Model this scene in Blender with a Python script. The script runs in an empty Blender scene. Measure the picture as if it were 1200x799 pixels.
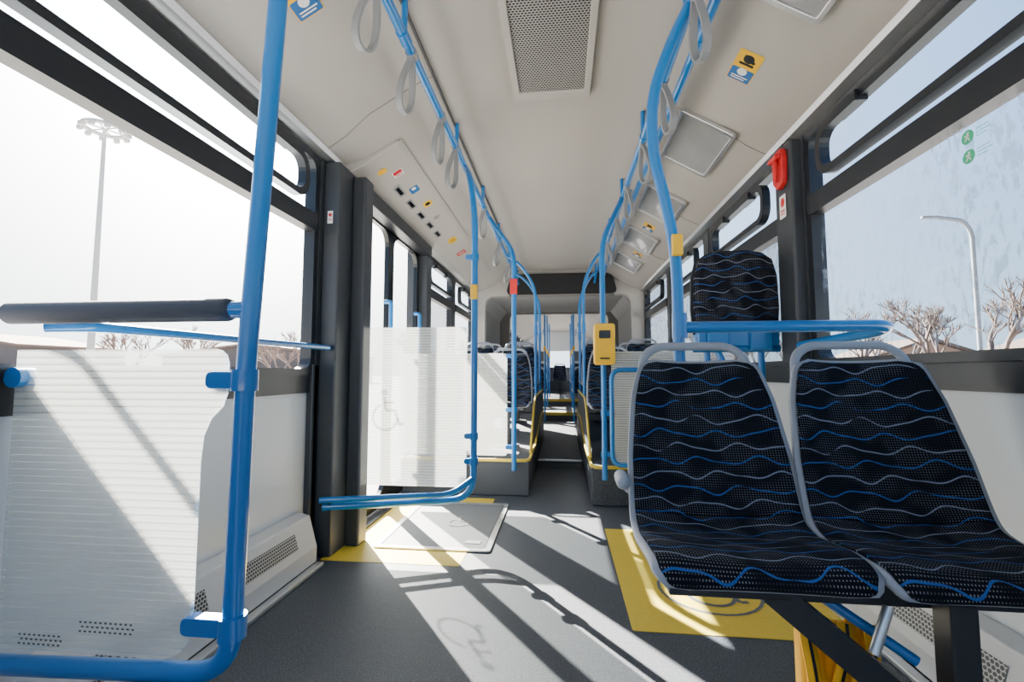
import bpy, math, random
from mathutils import Vector, Matrix
random.seed(7)
SC=bpy.context.scene
COL=SC.collection
CX=-0.05           # bus centre line
XL,XR=-1.22,1.12   # inner wall planes

# ------------------------------------------------------------ materials
def newmat(name):
    m=bpy.data.materials.new(name); m.use_nodes=True
    return m,m.node_tree,m.node_tree.nodes['Principled BSDF']
def mat(name,col,rough=.5,metal=0.,var=.06,scale=12.,coat=0.,bump=0.,bscale=200.):
    m,t,b=newmat(name)
    b.inputs['Roughness'].default_value=rough
    b.inputs['Metallic'].default_value=metal
    b.inputs['Coat Weight'].default_value=coat
    tc=t.nodes.new('ShaderNodeTexCoord')
    n=t.nodes.new('ShaderNodeTexNoise'); n.inputs['Scale'].default_value=scale; n.inputs['Detail'].default_value=4
    t.links.new(tc.outputs['Object'],n.inputs['Vector'])
    mx=t.nodes.new('ShaderNodeMix'); mx.data_type='RGBA'
    mx.inputs[6].default_value=(*[max(0,c*(1-var)) for c in col],1)
    mx.inputs[7].default_value=(*[min(1,c*(1+var)) for c in col],1)
    t.links.new(n.outputs['Fac'],mx.inputs[0]); t.links.new(mx.outputs[2],b.inputs['Base Color'])
    if bump>0:
        n2=t.nodes.new('ShaderNodeTexNoise'); n2.inputs['Scale'].default_value=bscale
        t.links.new(tc.outputs['Object'],n2.inputs['Vector'])
        bp=t.nodes.new('ShaderNodeBump'); bp.inputs['Strength'].default_value=bump; bp.inputs['Distance'].default_value=.002
        t.links.new(n2.outputs['Fac'],bp.inputs['Height']); t.links.new(bp.outputs[0],b.inputs['Normal'])
    return m
class NT:
    def __init__(s,t): s.t=t
    def m(s,op,a,b=None,c=None):
        n=s.t.nodes.new('ShaderNodeMath'); n.operation=op
        for i,v in enumerate((a,b,c)):
            if v is None: continue
            if isinstance(v,(int,float)): n.inputs[i].default_value=v
            else: s.t.links.new(v,n.inputs[i])
        return n.outputs[0]
    def mix(s,f,a,b):
        n=s.t.nodes.new('ShaderNodeMix'); n.data_type='RGBA'
        for i,v in ((0,f),(6,a),(7,b)):
            if isinstance(v,(int,float)): n.inputs[i].default_value=v
            elif isinstance(v,tuple): n.inputs[i].default_value=(*v,1)
            else: s.t.links.new(v,n.inputs[i])
        return n.outputs[2]
    def coord(s,which):
        tc=s.t.nodes.new('ShaderNodeTexCoord'); sp=s.t.nodes.new('ShaderNodeSeparateXYZ')
        s.t.links.new(tc.outputs[which],sp.inputs[0]); return tc.outputs[which],sp.outputs[0],sp.outputs[1],sp.outputs[2]
    def noise(s,vec,scale,detail=2,distort=0):
        n=s.t.nodes.new('ShaderNodeTexNoise'); n.inputs['Scale'].default_value=scale; n.inputs['Detail'].default_value=detail
        n.inputs['Distortion'].default_value=distort
        s.t.links.new(vec,n.inputs['Vector']); return n.outputs['Fac']

M_ceil=mat('ceiling_panel',(.41,.385,.35),.5,var=.02,scale=2)
M_duct=mat('duct_panel',(.43,.405,.37),.45,var=.02,scale=2)
M_wallp=mat('wall_panel',(.50,.525,.55),.35,var=.02,scale=3)
M_dark=mat('anthracite_pillar',(.030,.034,.040),.45,var=.1,bump=.15,bscale=300)
M_black=mat('black_rubber',(.006,.008,.012),.4,var=.1)
M_blackgloss=mat('black_gloss',(.004,.005,.006),.25,var=.1)
M_blackmatt=mat('black_matt_panel',(.005,.005,.006),.7,var=.1)
M_blue=mat('blue_enamel',(.005,.155,.45),.28,var=.04,coat=.4)
M_pad=mat('grey_padding',(.030,.037,.056),.7,var=.1,bump=.3)
M_silver=mat('brushed_aluminium',(.6,.61,.62),.32,metal=.85,var=.05,scale=30)
M_shell=mat('light_grey_plastic',(.29,.31,.35),.4,var=.02)
M_seam=mat('panel_seam_grey',(.16,.15,.14),.6,var=.05)
M_frame=mat('dark_steel',(.022,.025,.03),.5,metal=.2)
M_yel=mat('yellow_plastic',(.85,.48,.005),.4,var=.04)
M_yelf=mat('yellow_vinyl',(.56,.39,.03),.55,var=.12,scale=60)
M_red=mat('red_plastic',(.60,.01,.012),.4)
M_white=mat('white_vinyl',(.8,.8,.8),.5,var=.02)
M_bluev=mat('blue_vinyl',(.01,.12,.36),.5)
M_green=mat('green_vinyl',(.03,.48,.22),.5)
M_orange=mat('orange_fabric',(.95,.46,.005),.7,bump=.6,bscale=25)
M_strap=mat('grey_strap',(.22,.225,.23),.5,var=.05)
M_heater=mat('heater_cover',(.47,.47,.465),.4,var=.02)
M_bell=mat('bellows_fabric',(.22,.22,.22),.8,var=.1)
M_notice=mat('notice_sheet_cover',(.28,.285,.29),.15,var=.25,scale=5,coat=.6)
M_bark=mat('bark',(.06,.04,.032),.9,var=.3)
M_barkl=mat('pale_bark',(.17,.12,.10),.9,var=.3)
M_conc=mat('galvanised_pole',(.12,.13,.15),.6)
M_mast=mat('haze_paled_mast_steel',(.40,.40,.40),.6)  # mast grey lightened, distance haze is put into the colour
M_ground=mat('asphalt_ground',(.24,.23,.22),.9,var=.15,scale=.4)
M_brick=mat('building_render',(.20,.13,.10),.9,var=.1)
M_hall=mat('warehouse_cladding',(.10,.085,.08),.8,var=.1,scale=.8)
M_plat=mat('ramp_plate',(.09,.095,.10),.6,var=.1,scale=300)

def floor_mat(name,a,b):
    m,t,bs=newmat(name); N=NT(t)
    v,x,y,z=N.coord('Object')
    f=N.noise(v,330,2); s=N.m('GREATER_THAN',f,.60)
    g=N.noise(v,3,3); base=N.mix(g,a,b)
    c=N.mix(N.m('MULTIPLY',s,.45),base,(.26,.28,.31))
    t.links.new(c,bs.inputs['Base Color']); bs.inputs['Roughness'].default_value=.6
    return m
M_floor=floor_mat('speckled_vinyl_floor',(.024,.028,.036),(.035,.040,.050))
M_side=floor_mat('speckled_podium_cover',(.020,.024,.031),(.030,.035,.042))

def fabric():
    m,t,bs=newmat('patterned_seat_fabric'); N=NT(t)
    v,x,y,z=N.coord('UV')
    n=N.noise(v,5,0)
    P=.038
    yn=N.m('ADD',y,N.m('MULTIPLY',n,.03))
    k0=N.m('FLOOR',N.m('ADD',N.m('DIVIDE',yn,P),.5))
    ph=N.m('MULTIPLY',k0,2.1)
    s1=N.m('SINE',N.m('ADD',N.m('MULTIPLY',x,2*math.pi/.145),ph))
    s2=N.m('SINE',N.m('ADD',N.m('MULTIPLY',x,2*math.pi/.083),N.m('MULTIPLY',k0,3.7)))
    dy=N.m('SUBTRACT',yn,N.m('MULTIPLY',k0,P))
    dd=N.m('ABSOLUTE',N.m('SUBTRACT',dy,N.m('ADD',N.m('MULTIPLY',s1,.0088),N.m('MULTIPLY',s2,.0034))))
    brk=N.noise(v,9,2)
    wid=N.m('MULTIPLY',N.m('MAXIMUM',N.m('MINIMUM',N.m('MULTIPLY',N.m('SUBTRACT',brk,.33),9.),1.),0.),.0019)
    line=N.m('LESS_THAN',dd,wid)
    par=N.m('FRACT',N.m('DIVIDE',k0,2.))
    isb=N.m('GREATER_THAN',par,.25)
    gx=N.m('SUBTRACT',N.m('FRACT',N.m('DIVIDE',x,.0063)),.5)
    gy=N.m('SUBTRACT',N.m('FRACT',N.m('DIVIDE',y,.0063)),.5)
    r=N.m('ADD',N.m('MULTIPLY',gx,gx),N.m('MULTIPLY',gy,gy))
    dot=N.m('LESS_THAN',r,.034)
    mk=N.noise(v,11,1)
    band=N.m('ADD',N.m('MULTIPLY',N.m('MAXIMUM',N.m('MINIMUM',N.m('MULTIPLY',N.m('SUBTRACT',mk,.42),7.),1.),0.),.75),.15)
    dot=N.m('MULTIPLY',dot,band)
    c=N.mix(dot,(.0045,.005,.009),(.22,.22,.24))
    c=N.mix(line,c,N.mix(isb,(.15,.18,.25),(.022,.088,.29)))
    t.links.new(c,bs.inputs['Base Color']); bs.inputs['Roughness'].default_value=.95
    bs.inputs['Specular IOR Level'].default_value=.15
    return m
M_fabric=fabric()

def glassmat(name,tint,dirt=0.):
    m=bpy.data.materials.new(name); m.use_nodes=True; t=m.node_tree; t.nodes.clear(); N=NT(t)
    out=t.nodes.new('ShaderNodeOutputMaterial')
    tr=t.nodes.new('ShaderNodeBsdfTransparent'); tr.inputs[0].default_value=(*tint,1)
    gl=t.nodes.new('ShaderNodeBsdfGlossy'); gl.inputs['Roughness'].default_value=.03
    lw=t.nodes.new('ShaderNodeLayerWeight'); lw.inputs[0].default_value=.10
    mx=t.nodes.new('ShaderNodeMixShader')
    t.links.new(N.m('MULTIPLY',lw.outputs['Fresnel'],.6),mx.inputs[0]); t.links.new(tr.outputs[0],mx.inputs[1]); t.links.new(gl.outputs[0],mx.inputs[2])
    last=mx.outputs[0]
    if dirt>0:
        tc=t.nodes.new('ShaderNodeTexCoord'); mp=t.nodes.new('ShaderNodeMapping'); mp.inputs['Scale'].default_value=(1,1,.40)
        mp.inputs['Rotation'].default_value=(math.radians(20),0,0)
        t.links.new(tc.outputs['Object'],mp.inputs[0])
        f=N.noise(mp.outputs[0],44,2,.4)
        f=N.m('MULTIPLY',N.m('SUBTRACT',f,.49),dirt*7); f=N.m('MAXIMUM',N.m('MINIMUM',f,dirt),0.)
        big=N.noise(tc.outputs['Object'],1.8,1); f=N.m('MULTIPLY',f,N.m('MAXIMUM',N.m('MINIMUM',N.m('MULTIPLY',N.m('SUBTRACT',big,.33),4.),1.),.2))
        df=t.nodes.new('ShaderNodeBsdfDiffuse'); df.inputs[0].default_value=(.46,.58,.78,1)
        m2=t.nodes.new('ShaderNodeMixShader'); t.links.new(f,m2.inputs[0]); t.links.new(last,m2.inputs[1]); t.links.new(df.outputs[0],m2.inputs[2]); last=m2.outputs[0]
    t.links.new(last,out.inputs[0]); return m
M_glass=glassmat('window_glass',(.96,.98,.98))
M_glassR=glassmat('dusty_window_glass',(.90,.95,.98),dirt=.5)
M_tint=glassmat('tinted_vent_glass',(.78,.88,.95))
def faintmat(name,col,op):
    m=bpy.data.materials.new(name); m.use_nodes=True; t=m.node_tree; t.nodes.clear(); N=NT(t)
    out=t.nodes.new('ShaderNodeOutputMaterial'); tr=t.nodes.new('ShaderNodeBsdfTransparent')
    df=t.nodes.new('ShaderNodeBsdfDiffuse'); v,x,y,z=N.coord('Object')
    t.links.new(N.mix(N.noise(v,20,1),col,tuple(c*1.15 for c in col)),df.inputs[0])
    b=t.nodes.new('ShaderNodeMixShader'); b.inputs[0].default_value=op
    t.links.new(tr.outputs[0],b.inputs[1]); t.links.new(df.outputs[0],b.inputs[2]); t.links.new(b.outputs[0],out.inputs[0]); return m
M_faint=faintmat('faint_grey_print',(.05,.055,.06),.42)

def stripemat():
    m=bpy.data.materials.new('striped_screen_glass'); m.use_nodes=True; t=m.node_tree; t.nodes.clear(); N=NT(t)
    out=t.nodes.new('ShaderNodeOutputMaterial')
    v,x,y,z=N.coord('Object')
    f=N.m('LESS_THAN',N.m('FRACT',N.m('DIVIDE',z,.0150)),.80)
    tr=t.nodes.new('ShaderNodeBsdfTransparent'); tr.inputs[0].default_value=(.93,.96,.96,1)
    df=t.nodes.new('ShaderNodeBsdfDiffuse'); df.inputs[0].default_value=(.74,.735,.71,1)
    tl=t.nodes.new('ShaderNodeBsdfTranslucent'); tl.inputs[0].default_value=(.74,.735,.71,1)
    a=t.nodes.new('ShaderNodeMixShader'); a.inputs[0].default_value=.20
    t.links.new(df.outputs[0],a.inputs[1]); t.links.new(tl.outputs[0],a.inputs[2])
    b=t.nodes.new('ShaderNodeMixShader')
    t.links.new(N.m('ADD',N.m('MULTIPLY',f,.28),.26),b.inputs[0]); t.links.new(tr.outputs[0],b.inputs[1]); t.links.new(a.outputs[0],b.inputs[2])
    t.links.new(b.outputs[0],out.inputs[0]); return m
M_stripe=stripemat()

def perfmat(name,base,pitch,r,ax=(0,1)):
    m,t,bs=newmat(name); N=NT(t); c=N.coord('Object'); a=c[1+ax[0]]; b=c[1+ax[1]]
    row=N.m('FLOOR',N.m('DIVIDE',b,pitch*.87)); off=N.m('MULTIPLY',N.m('MODULO',N.m('ABSOLUTE',row),2.),.5)
    ga=N.m('SUBTRACT',N.m('FRACT',N.m('ADD',N.m('DIVIDE',a,pitch),off)),.5)
    gb=N.m('SUBTRACT',N.m('FRACT',N.m('DIVIDE',b,pitch*.87)),.5)
    d=N.m('ADD',N.m('MULTIPLY',ga,ga),N.m('MULTIPLY',gb,gb)); h=N.m('LESS_THAN',d,r*r)
    t.links.new(N.mix(h,base,(.012,.012,.015)),bs.inputs['Base Color']); bs.inputs['Roughness'].default_value=.5
    return m
M_perf=perfmat('perforated_vent_plate',(.38,.37,.35),.014,.41)
M_perfH=perfmat('perforated_heater_plate',(.36,.36,.355),.013,.43,(1,2))

# ------------------------------------------------------------ mesh builder
def rr(a0,a1,b0,b1,r,seg=5):
    r=max(min(r,(a1-a0)/2-1e-4,(b1-b0)/2-1e-4),1e-4); P=[]
    for cx,cy,s in ((a1-r,b1-r,0),(a0+r,b1-r,90),(a0+r,b0+r,180),(a1-r,b0+r,270)):
        for k in range(seg+1):
            a=math.radians(s+90*k/seg); P.append((cx+r*math.cos(a),cy+r*math.sin(a)))
    return P
def roundpath(pts,c=.06,n=6):
    pts=[Vector(p) for p in pts]; out=[pts[0]]
    for i in range(1,len(pts)-1):
        p=pts[i]; a=pts[i-1]-p; b=pts[i+1]-p; r=min(c,a.length*.48,b.length*.48)
        p0=p+a.normalized()*r; p2=p+b.normalized()*r
        for k in range(n+1):
            t=k/n; out.append(p0*(1-t)**2+p*2*t*(1-t)+p2*t*t)
    out.append(pts[-1]); return out
class MB:
    def __init__(s,*mats): s.v=[];s.f=[];s.mi=[];s.sm=[];s.uv=[];s.mats=list(mats)
    def add(s,vs,fs,mi=0,sm=False,uvs=None):
        o=len(s.v); s.v+= [tuple(v) for v in vs]
        s.uv+= (uvs if uvs else [(0,0)]*len(vs))
        for f in fs: s.f.append([i+o for i in f]); s.mi.append(mi); s.sm.append(sm)
        return s
    def box(s,x0,x1,y0,y1,z0,z1,mi=0):
        v=[(x,y,z) for x in (x0,x1) for y in (y0,y1) for z in (z0,z1)]
        return s.add(v,[(0,1,3,2),(4,6,7,5),(0,4,5,1),(2,3,7,6),(0,2,6,4),(1,5,7,3)],mi)
    def p3(s,ax,a,b,t): return (t,a,b) if ax=='x' else ((a,t,b) if ax=='y' else (a,b,t))
    def prism(s,ax,poly,t0,t1,mi=0,sm=False):
        n=len(poly); v=[s.p3(ax,a,b,t0) for a,b in poly]+[s.p3(ax,a,b,t1) for a,b in poly]
        s.add(v,[tuple(range(n)),tuple(range(2*n-1,n-1,-1))]+[(i,(i+1)%n,(i+1)%n+n,i+n) for i in range(n)],mi,False)
        return s
    def ring(s,ax,o,i,t0,t1,mi=0):
        n=len(o); v=[s.p3(ax,a,b,t) for t in (t0,t1) for P in (o,i) for a,b in P]
        F=[]
        for k in range(n):
            j=(k+1)%n
            F+=[(k,j,n+j,n+k),(2*n+k,3*n+k,3*n+j,2*n+j),(k,2*n+k,2*n+j,j),(n+k,n+j,3*n+j,3*n+k)]
        return s.add(v,F,mi)
    def sweep(s,pts,sec,mi=0,sm=True,ref=None,closed=False,scales=None):
        pts=[Vector(p) for p in pts]; n=len(pts); m=len(sec); V=[];F=[]
        T=[]
        for i in range(n):
            if closed: t=pts[(i+1)%n]-pts[i-1]
            else: t=pts[min(i+1,n-1)]-pts[max(i-1,0)]
            T.append(t.normalized() if t.length>1e-9 else Vector((0,0,1)))
        r=Vector(ref) if ref else (Vector((0,0,1)) if abs(T[0].z)<.9 else Vector((1,0,0)))
        for i in range(n):
            r=(r-T[i]*r.dot(T[i])).normalized(); q=T[i].cross(r); k=scales[i] if scales else 1
            for a,b in sec: V.append(pts[i]+r*a*k+q*b*k)
        for i in range(n if closed else n-1):
            for j in range(m):
                a=i*m+j;b=i*m+(j+1)%m;c=((i+1)%n)*m+(j+1)%m;d=((i+1)%n)*m+j; F.append((a,b,c,d))
        s.add(V,F,mi,sm)
        if not closed:
            s.add(V[:m],[tuple(range(m))],mi); s.add(V[-m:],[tuple(range(m-1,-1,-1))],mi)
        return s
    def tube(s,pts,r=.019,mi=0,c=.07,seg=14,scales=None,n=6):
        sec=[(r*math.cos(2*math.pi*k/seg),r*math.sin(2*math.pi*k/seg)) for k in range(seg)]
        return s.sweep(roundpath(pts,c,n) if len(pts)>2 and c>0 else pts,sec,mi,True,scales=scales)
    def ball(s,c,r,mi=0,seg=12,sc=(1,1,1)):
        V=[];F=[]
        for i in range(seg+1):
            a=math.pi*i/seg
            for j in range(seg):
                b=2*math.pi*j/seg; V.append((c[0]+sc[0]*r*math.sin(a)*math.cos(b),c[1]+sc[1]*r*math.sin(a)*math.sin(b),c[2]+sc[2]*r*math.cos(a)))
        for i in range(seg):
            for j in range(seg):
                F.append((i*seg+j,i*seg+(j+1)%seg,(i+1)*seg+(j+1)%seg,(i+1)*seg+j))
        return s.add(V,F,mi,True)
    def mesh(s,name):
        me=bpy.data.meshes.new(name); me.from_pydata(s.v,[],s.f)
        for m in s.mats: me.materials.append(m)
        ul=me.uv_layers.new(name='UVMap')
        for p in me.polygons:
            p.material_index=s.mi[p.index]; p.use_smooth=s.sm[p.index]
            for li in p.loop_indices: ul.data[li].uv=s.uv[me.loops[li].vertex_index]
        me.update(); return me
    def obj(s,name,parent=None,bev=0,label=None,cat=None,group=None,kind=None,mw=None,fixn=True):
        me=s.mesh(name)
        if fixn:
            import bmesh
            bm=bmesh.new(); bm.from_mesh(me); bmesh.ops.recalc_face_normals(bm,faces=bm.faces); bm.to_mesh(me); bm.free()
        o=bpy.data.objects.new(name,me); COL.objects.link(o)
        if mw is not None: o.matrix_world=mw
        if parent: o.parent=parent
        if bev>0:
            b=o.modifiers.new('bevel','BEVEL'); b.width=bev; b.segments=2; b.limit_method='ANGLE'; b.angle_limit=math.radians(40)
        tag(o,label,cat,group,kind); return o
def tag(o,label=None,cat=None,group=None,kind=None):
    if label: o['label']=label
    if cat: o['category']=cat
    if group: o['group']=group
    if kind: o['kind']=kind
    return o
def empty(name,loc,label,cat,group=None):
    o=bpy.data.objects.new(name,None); o.empty_display_size=.1; o.location=loc; COL.objects.link(o)
    return tag(o,label,cat,group)
def part(mb,name,root,bev=0,label=None):
    o=mb.obj(name,bev=bev,label=label); o.parent=root; o.matrix_parent_inverse=Matrix.Translation(root.location).inverted(); return o

# ------------------------------------------------------------ shell
MB(M_floor).box(XL-.03,XR+.03,-1.6,6.2,-.06,0).obj('floor',label='dark grey speckled vinyl bus floor',cat='floor',kind='structure')
MB(M_floor).box(XL-.03,XR+.03,7.9,14.3,-.06,0).box(XL-.03,XR+.03,8.5,14.3,0,.15).box(XL-.03,XR+.03,10.2,14.3,.15,.30).box(-.35,.25,6.2,7.9,-.06,-.005).obj('floor',label='dark speckled vinyl floor of the rear section',cat='floor',kind='structure')

PROF=[(1.17,1.965),(1.13,1.975),(1.10,1.99),(.98,2.025),(.89,2.07),(.80,2.12),(.70,2.18),(.62,2.225),(.57,2.25),(.53,2.262),(.50,2.27),(0,2.27)]
def pz(xc):
    xc=abs(xc)
    for (a,za),(b,zb) in zip(PROF,PROF[1:]):
        if b<=xc<=a: return zb+(za-zb)*(xc-b)/(a-b)
    return PROF[0][1]
def ceiling(y0,y1,dz=0,name='ceiling',label='light grey ceiling with curved side ducts'):
    pts=[(CX-a,z+dz) for a,z in PROF]+[(CX+a,z+dz) for a,z in PROF[::-1][1:]]
    mb=MB(M_ceil); V=[(x,y,z) for y in (y0,y1) for x,z in pts]; n=len(pts)
    mb.add(V,[(i,i+1,i+1+n,i+n) for i in range(n-1)],0,True)
    V2=[(x,y,z) for y in (y0,y1) for x,z in ((XL-.06,1.96+dz),(XL-.03,2.38+dz),(XR+.03,2.38+dz),(XR+.06,1.96+dz))]
    mb.add(V2,[(0,1,5,4),(1,2,6,5),(2,3,7,6)],0)
    return mb.obj(name,label=label,cat='ceiling',kind='structure',fixn=False)
ceiling(-1.6,6.2)
ceiling(7.9,14.3,-.12)

tn=[0]
def trim(mb,label,cat='trim',bev=0):
    tn[0]+=1; return mb.obj('trim_%d'%tn[0],label=label,cat=cat,kind='structure',bev=bev)
for sd in (-1,1):
    trim(MB(M_black).box(CX+sd*.53-.005,CX+sd*.53+.005,-1.5,6.15,2.248,2.2605),'thin dark shadow gap along the ceiling panel')
    trim(MB(M_silver).prism('y',[(CX+sd*1.165,1.95),(CX+sd*1.10,1.965),(CX+sd*1.09,1.988),(CX+sd*1.165,1.972)],-1.5,6.15),'slim grey strip along the window top')
    for y in ((1.98,) if sd<0 else (1.15,2.28,3.4,4.5)):
        P=[(CX+sd*x,y+.10*max(0,(x-.85))/.25,pz(x)-.001) for x in (1.1,1.04,.98,.93,.89,.84,.8,.75,.7,.66,.62,.57,.53)]
        trim(MB(M_seam).tube(P,.0016,c=0,seg=6),'fine panel seam across the side duct')

wn=[0]
def window(side,y0,y1,z0=None,z1=1.95,div=1.62,glass=None,hop=True):
    if z0 is None: z0=.87 if side<0 else .91
    wn[0]+=1; g=glass or (M_glass if side<0 else M_glassR)
    X=XL if side<0 else XR; s=-side
    xa,xb=sorted((X-s*.03,X+s*.025))
    mb=MB(M_black,g,M_tint)
    mb.ring('x',rr(y0,y1,z0,z1,.005),rr(y0+.035,y1-.035,z0+.03,z1-.03,.05),xa,xb,0)
    xg=X-s*.01
    mb.add([(xg,y0+.01,z0+.01),(xg,y1-.01,z0+.01),(xg,y1-.01,div),(xg,y0+.01,div)],[(0,1,2,3)],1)
    mb.add([(xg,y0+.01,div),(xg,y1-.01,div),(xg,y1-.01,z1-.01),(xg,y0+.01,z1-.01)],[(0,1,2,3)],1 if not hop else 2)
    if div<z1-.1:
        mb.box(*sorted((X-s*.02,X+s*.035)),y0+.02,y1-.02,div-.05,div+.035,0)
        if hop:
            iy=.15
            mb.ring('x',rr(y0+iy,y1-iy,div+.06,z1-.055,.08),rr(y0+iy+.032,y1-iy-.032,div+.09,z1-.087,.058),*sorted((X+s*.02,X+s*.06)),0)
            for ym in (y0+iy+.22,y1-iy-.22):
                mb.box(*sorted((X+s*.03,X+s*.075)),ym-.07,ym+.07,z1-.10,z1-.06,0)
    return mb.obj('window_%d'%wn[0],label='bus side window in a black rubber frame with hinged top vent',cat='window',kind='structure')
LW=[(-1.5,.42),(.50,2.10),(3.78,4.92),(5.0,6.1),(8.0,9.4),(9.5,10.9),(11.0,12.4),(12.5,13.9)]
RW=[(-1.5,.50),(.60,2.12),(2.32,3.46),(3.56,4.7),(4.8,6.1),(8.0,9.4),(9.5,10.9),(11.0,12.4),(12.5,13.9)]
for a,b in LW: window(-1,a,b)
for a,b in RW: window(1,a,b)
def wall(side,wins,door=None,name='wall_left'):
    X=XL if side<0 else XR; mb=MB(M_wallp,M_dark,M_duct,M_black); s=-side
    zs=.87 if side<0 else .915
    def bx(y0,y1,z0,z1,mi,t=0.): mb.box(*sorted((X-s*.05,X+s*t)),y0,y1,z0,z1,mi)
    segs=[(-1.6,6.2),(7.9,14.2)]
    if door: segs=[(-1.6,door[0]),(door[1],6.2),(7.9,14.2)]
    for a,b in segs:
        bx(a,b,0,zs-.085,0); bx(a,b,zs-.085,zs,3,.012); 
    for a,b in ((-1.6,6.2),(7.9,14.2)): bx(a,b,1.945,2.0,3)
    edges=[-1.6]+[v for w in wins for v in w]+[14.2]
    for i in range(0,len(edges),2):
        a,b=edges[i],edges[i+1]
        if b-a<.01: continue
        if a<6.2<b: 
            bx(a,6.2,zs-.005,1.95,1,.03); bx(7.9,b,zs-.005,1.95,1,.03); continue
        if door and a<=door[0]+.01 and b>=door[1]-.01:
            bx(a,door[0],.0,1.95,1,.03); bx(door[1],b,0,1.95,1,.03); continue
        bx(a,b,zs-.005,1.95,1,.03)
    return mb.obj(name,label='bus side wall with light grey lower panels and dark pillars',cat='wall',kind='structure')
wall(-1,LW,(2.38,3.62)); wall(1,RW,name='wall_right')
mb=MB(M_dark,M_glass,M_wallp); mb.box(XL,XR,14.2,14.28,0,1.05,0); mb.box(XL,XR,14.2,14.28,1.55,2.2,2); mb.box(XL,-.38,14.2,14.28,1.05,1.55,0); mb.box(.30,XR,14.2,14.28,1.05,1.55,0)
mb.add([(-.38,14.24,1.05),(.30,14.24,1.05),(.30,14.24,1.55),(-.38,14.24,1.55)],[(0,1,2,3)],1)
mb.obj('wall_back',label='dark rear end wall with a window',cat='wall',kind='structure')
MB(M_dark).box(XL,XR,-1.66,-1.6,0,.75).obj('wall_front',label='low dark front wall beneath the windscreen',cat='wall',kind='structure')

trim(MB(M_dark).box(-1.19,-1.105,2.13,2.375,0,1.95),'dark textured pillar cover beside the door',bev=.008)
trim(MB(M_dark).box(-1.106,-1.03,2.27,2.375,0,1.93),'dark door portal post',bev=.012)
trim(MB(M_dark).box(XR-.075,XR-.02,2.14,2.30,.92,1.95),'dark window pillar cover',bev=.01)
trim(MB(M_dark).box(-1.19,-1.10,3.63,3.76,0,1.95),'dark pillar cover past the door',bev=.01)
trim(MB(M_dark).box(-1.219,-1.19,2.08,2.13,.0,.92),'dark lower pillar strip',bev=.004)
for nm,sd,y0,y1 in (('a',-1,-1.4,2.04),('b',1,-1.4,2.25)):
    X=XL if sd<0 else XR; s=-sd
    r=empty('heater_box',(X+s*.05,(y0+y1)/2,0),'low white convector heater cover along the wall','heater')
    part(MB(M_heater).prism('y',[(X+s*.003,.02),(X+s*.10,.02),(X+s*.10,.09),(X+s*.06,.225),(X+s*.003,.24)],y0,y1),'heater_cover',r,bev=.006)
    for k in range(int((y1-y0)/.5)):
        ya=y1-.14-.5*k-.36; g=MB(M_perfH)
        g.add([(X+s*.0925,ya,.122),(X+s*.0925,ya+.36,.122),(X+s*.0735,ya+.36,.187),(X+s*.0735,ya,.187)],[(0,1,2,3)])
        part(g,'grille',r,label='dark slim perforated grille')
    part(MB(M_silver).box(*sorted((X+s*.10,X+s*.135)),y0,y1,.001,.02),'kick_strip',r,bev=.004,label='aluminium kick strip')

# ---------------- door (double leaf, left)
dn=[0]
for y0,y1 in ((2.39,3.0),(3.0,3.61)):
    dn[0]+=1
    mb=MB(M_blackgloss,M_glass,M_silver)
    mb.ring('x',rr(y0,y1,.02,1.93,.02),rr(y0+.045,y1-.045,.10,1.84,.10),-1.20,-1.165,0)
    mb.add([(-1.185,y0+.03,.08),(-1.185,y1-.03,.08),(-1.185,y1-.03,1.9),(-1.185,y0+.03,1.9)],[(0,1,2,3)],1)
    o=mb.obj('door_%d'%dn[0],label='glazed bus door leaf with black frame',cat='door',kind='structure',bev=.003)
    h=MB(M_blue).tube([(-1.165,y0+.5,.75),(-1.12,y0+.5,.75),(-1.12,y0+.5,1.35),(-1.165,y0+.5,1.35)],.014,c=.03)
    h.obj('door_handle',parent=o,label='blue vertical door grab handle')
trim(MB(M_black).box(-1.23,-1.1,2.38,3.62,.0,.012),'black door sill plate')
trim(MB(M_black).box(-1.17,-1.07,2.38,3.66,1.85,1.935),'black door gear rail above the door leaves',bev=.012)
r=empty('door_header',(-1.0,3.6,1.95),'light grey cove casing above the doorway with small labels','door header')
HD=[(-1.19,1.975),(-1.17,1.952),(-1.11,1.953),(-1.04,1.985),(-.86,2.096),(-.835,2.12),(-1.19,2.03)]
part(MB(M_ceil).prism('y',HD,2.26,5.4),'casing',r,bev=.006)
hp=Vector((-.955,0,2.0374)); ht=Vector((.18,0,.111)).normalized(); hn=Vector((.111,0,-.18)).normalized()

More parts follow.
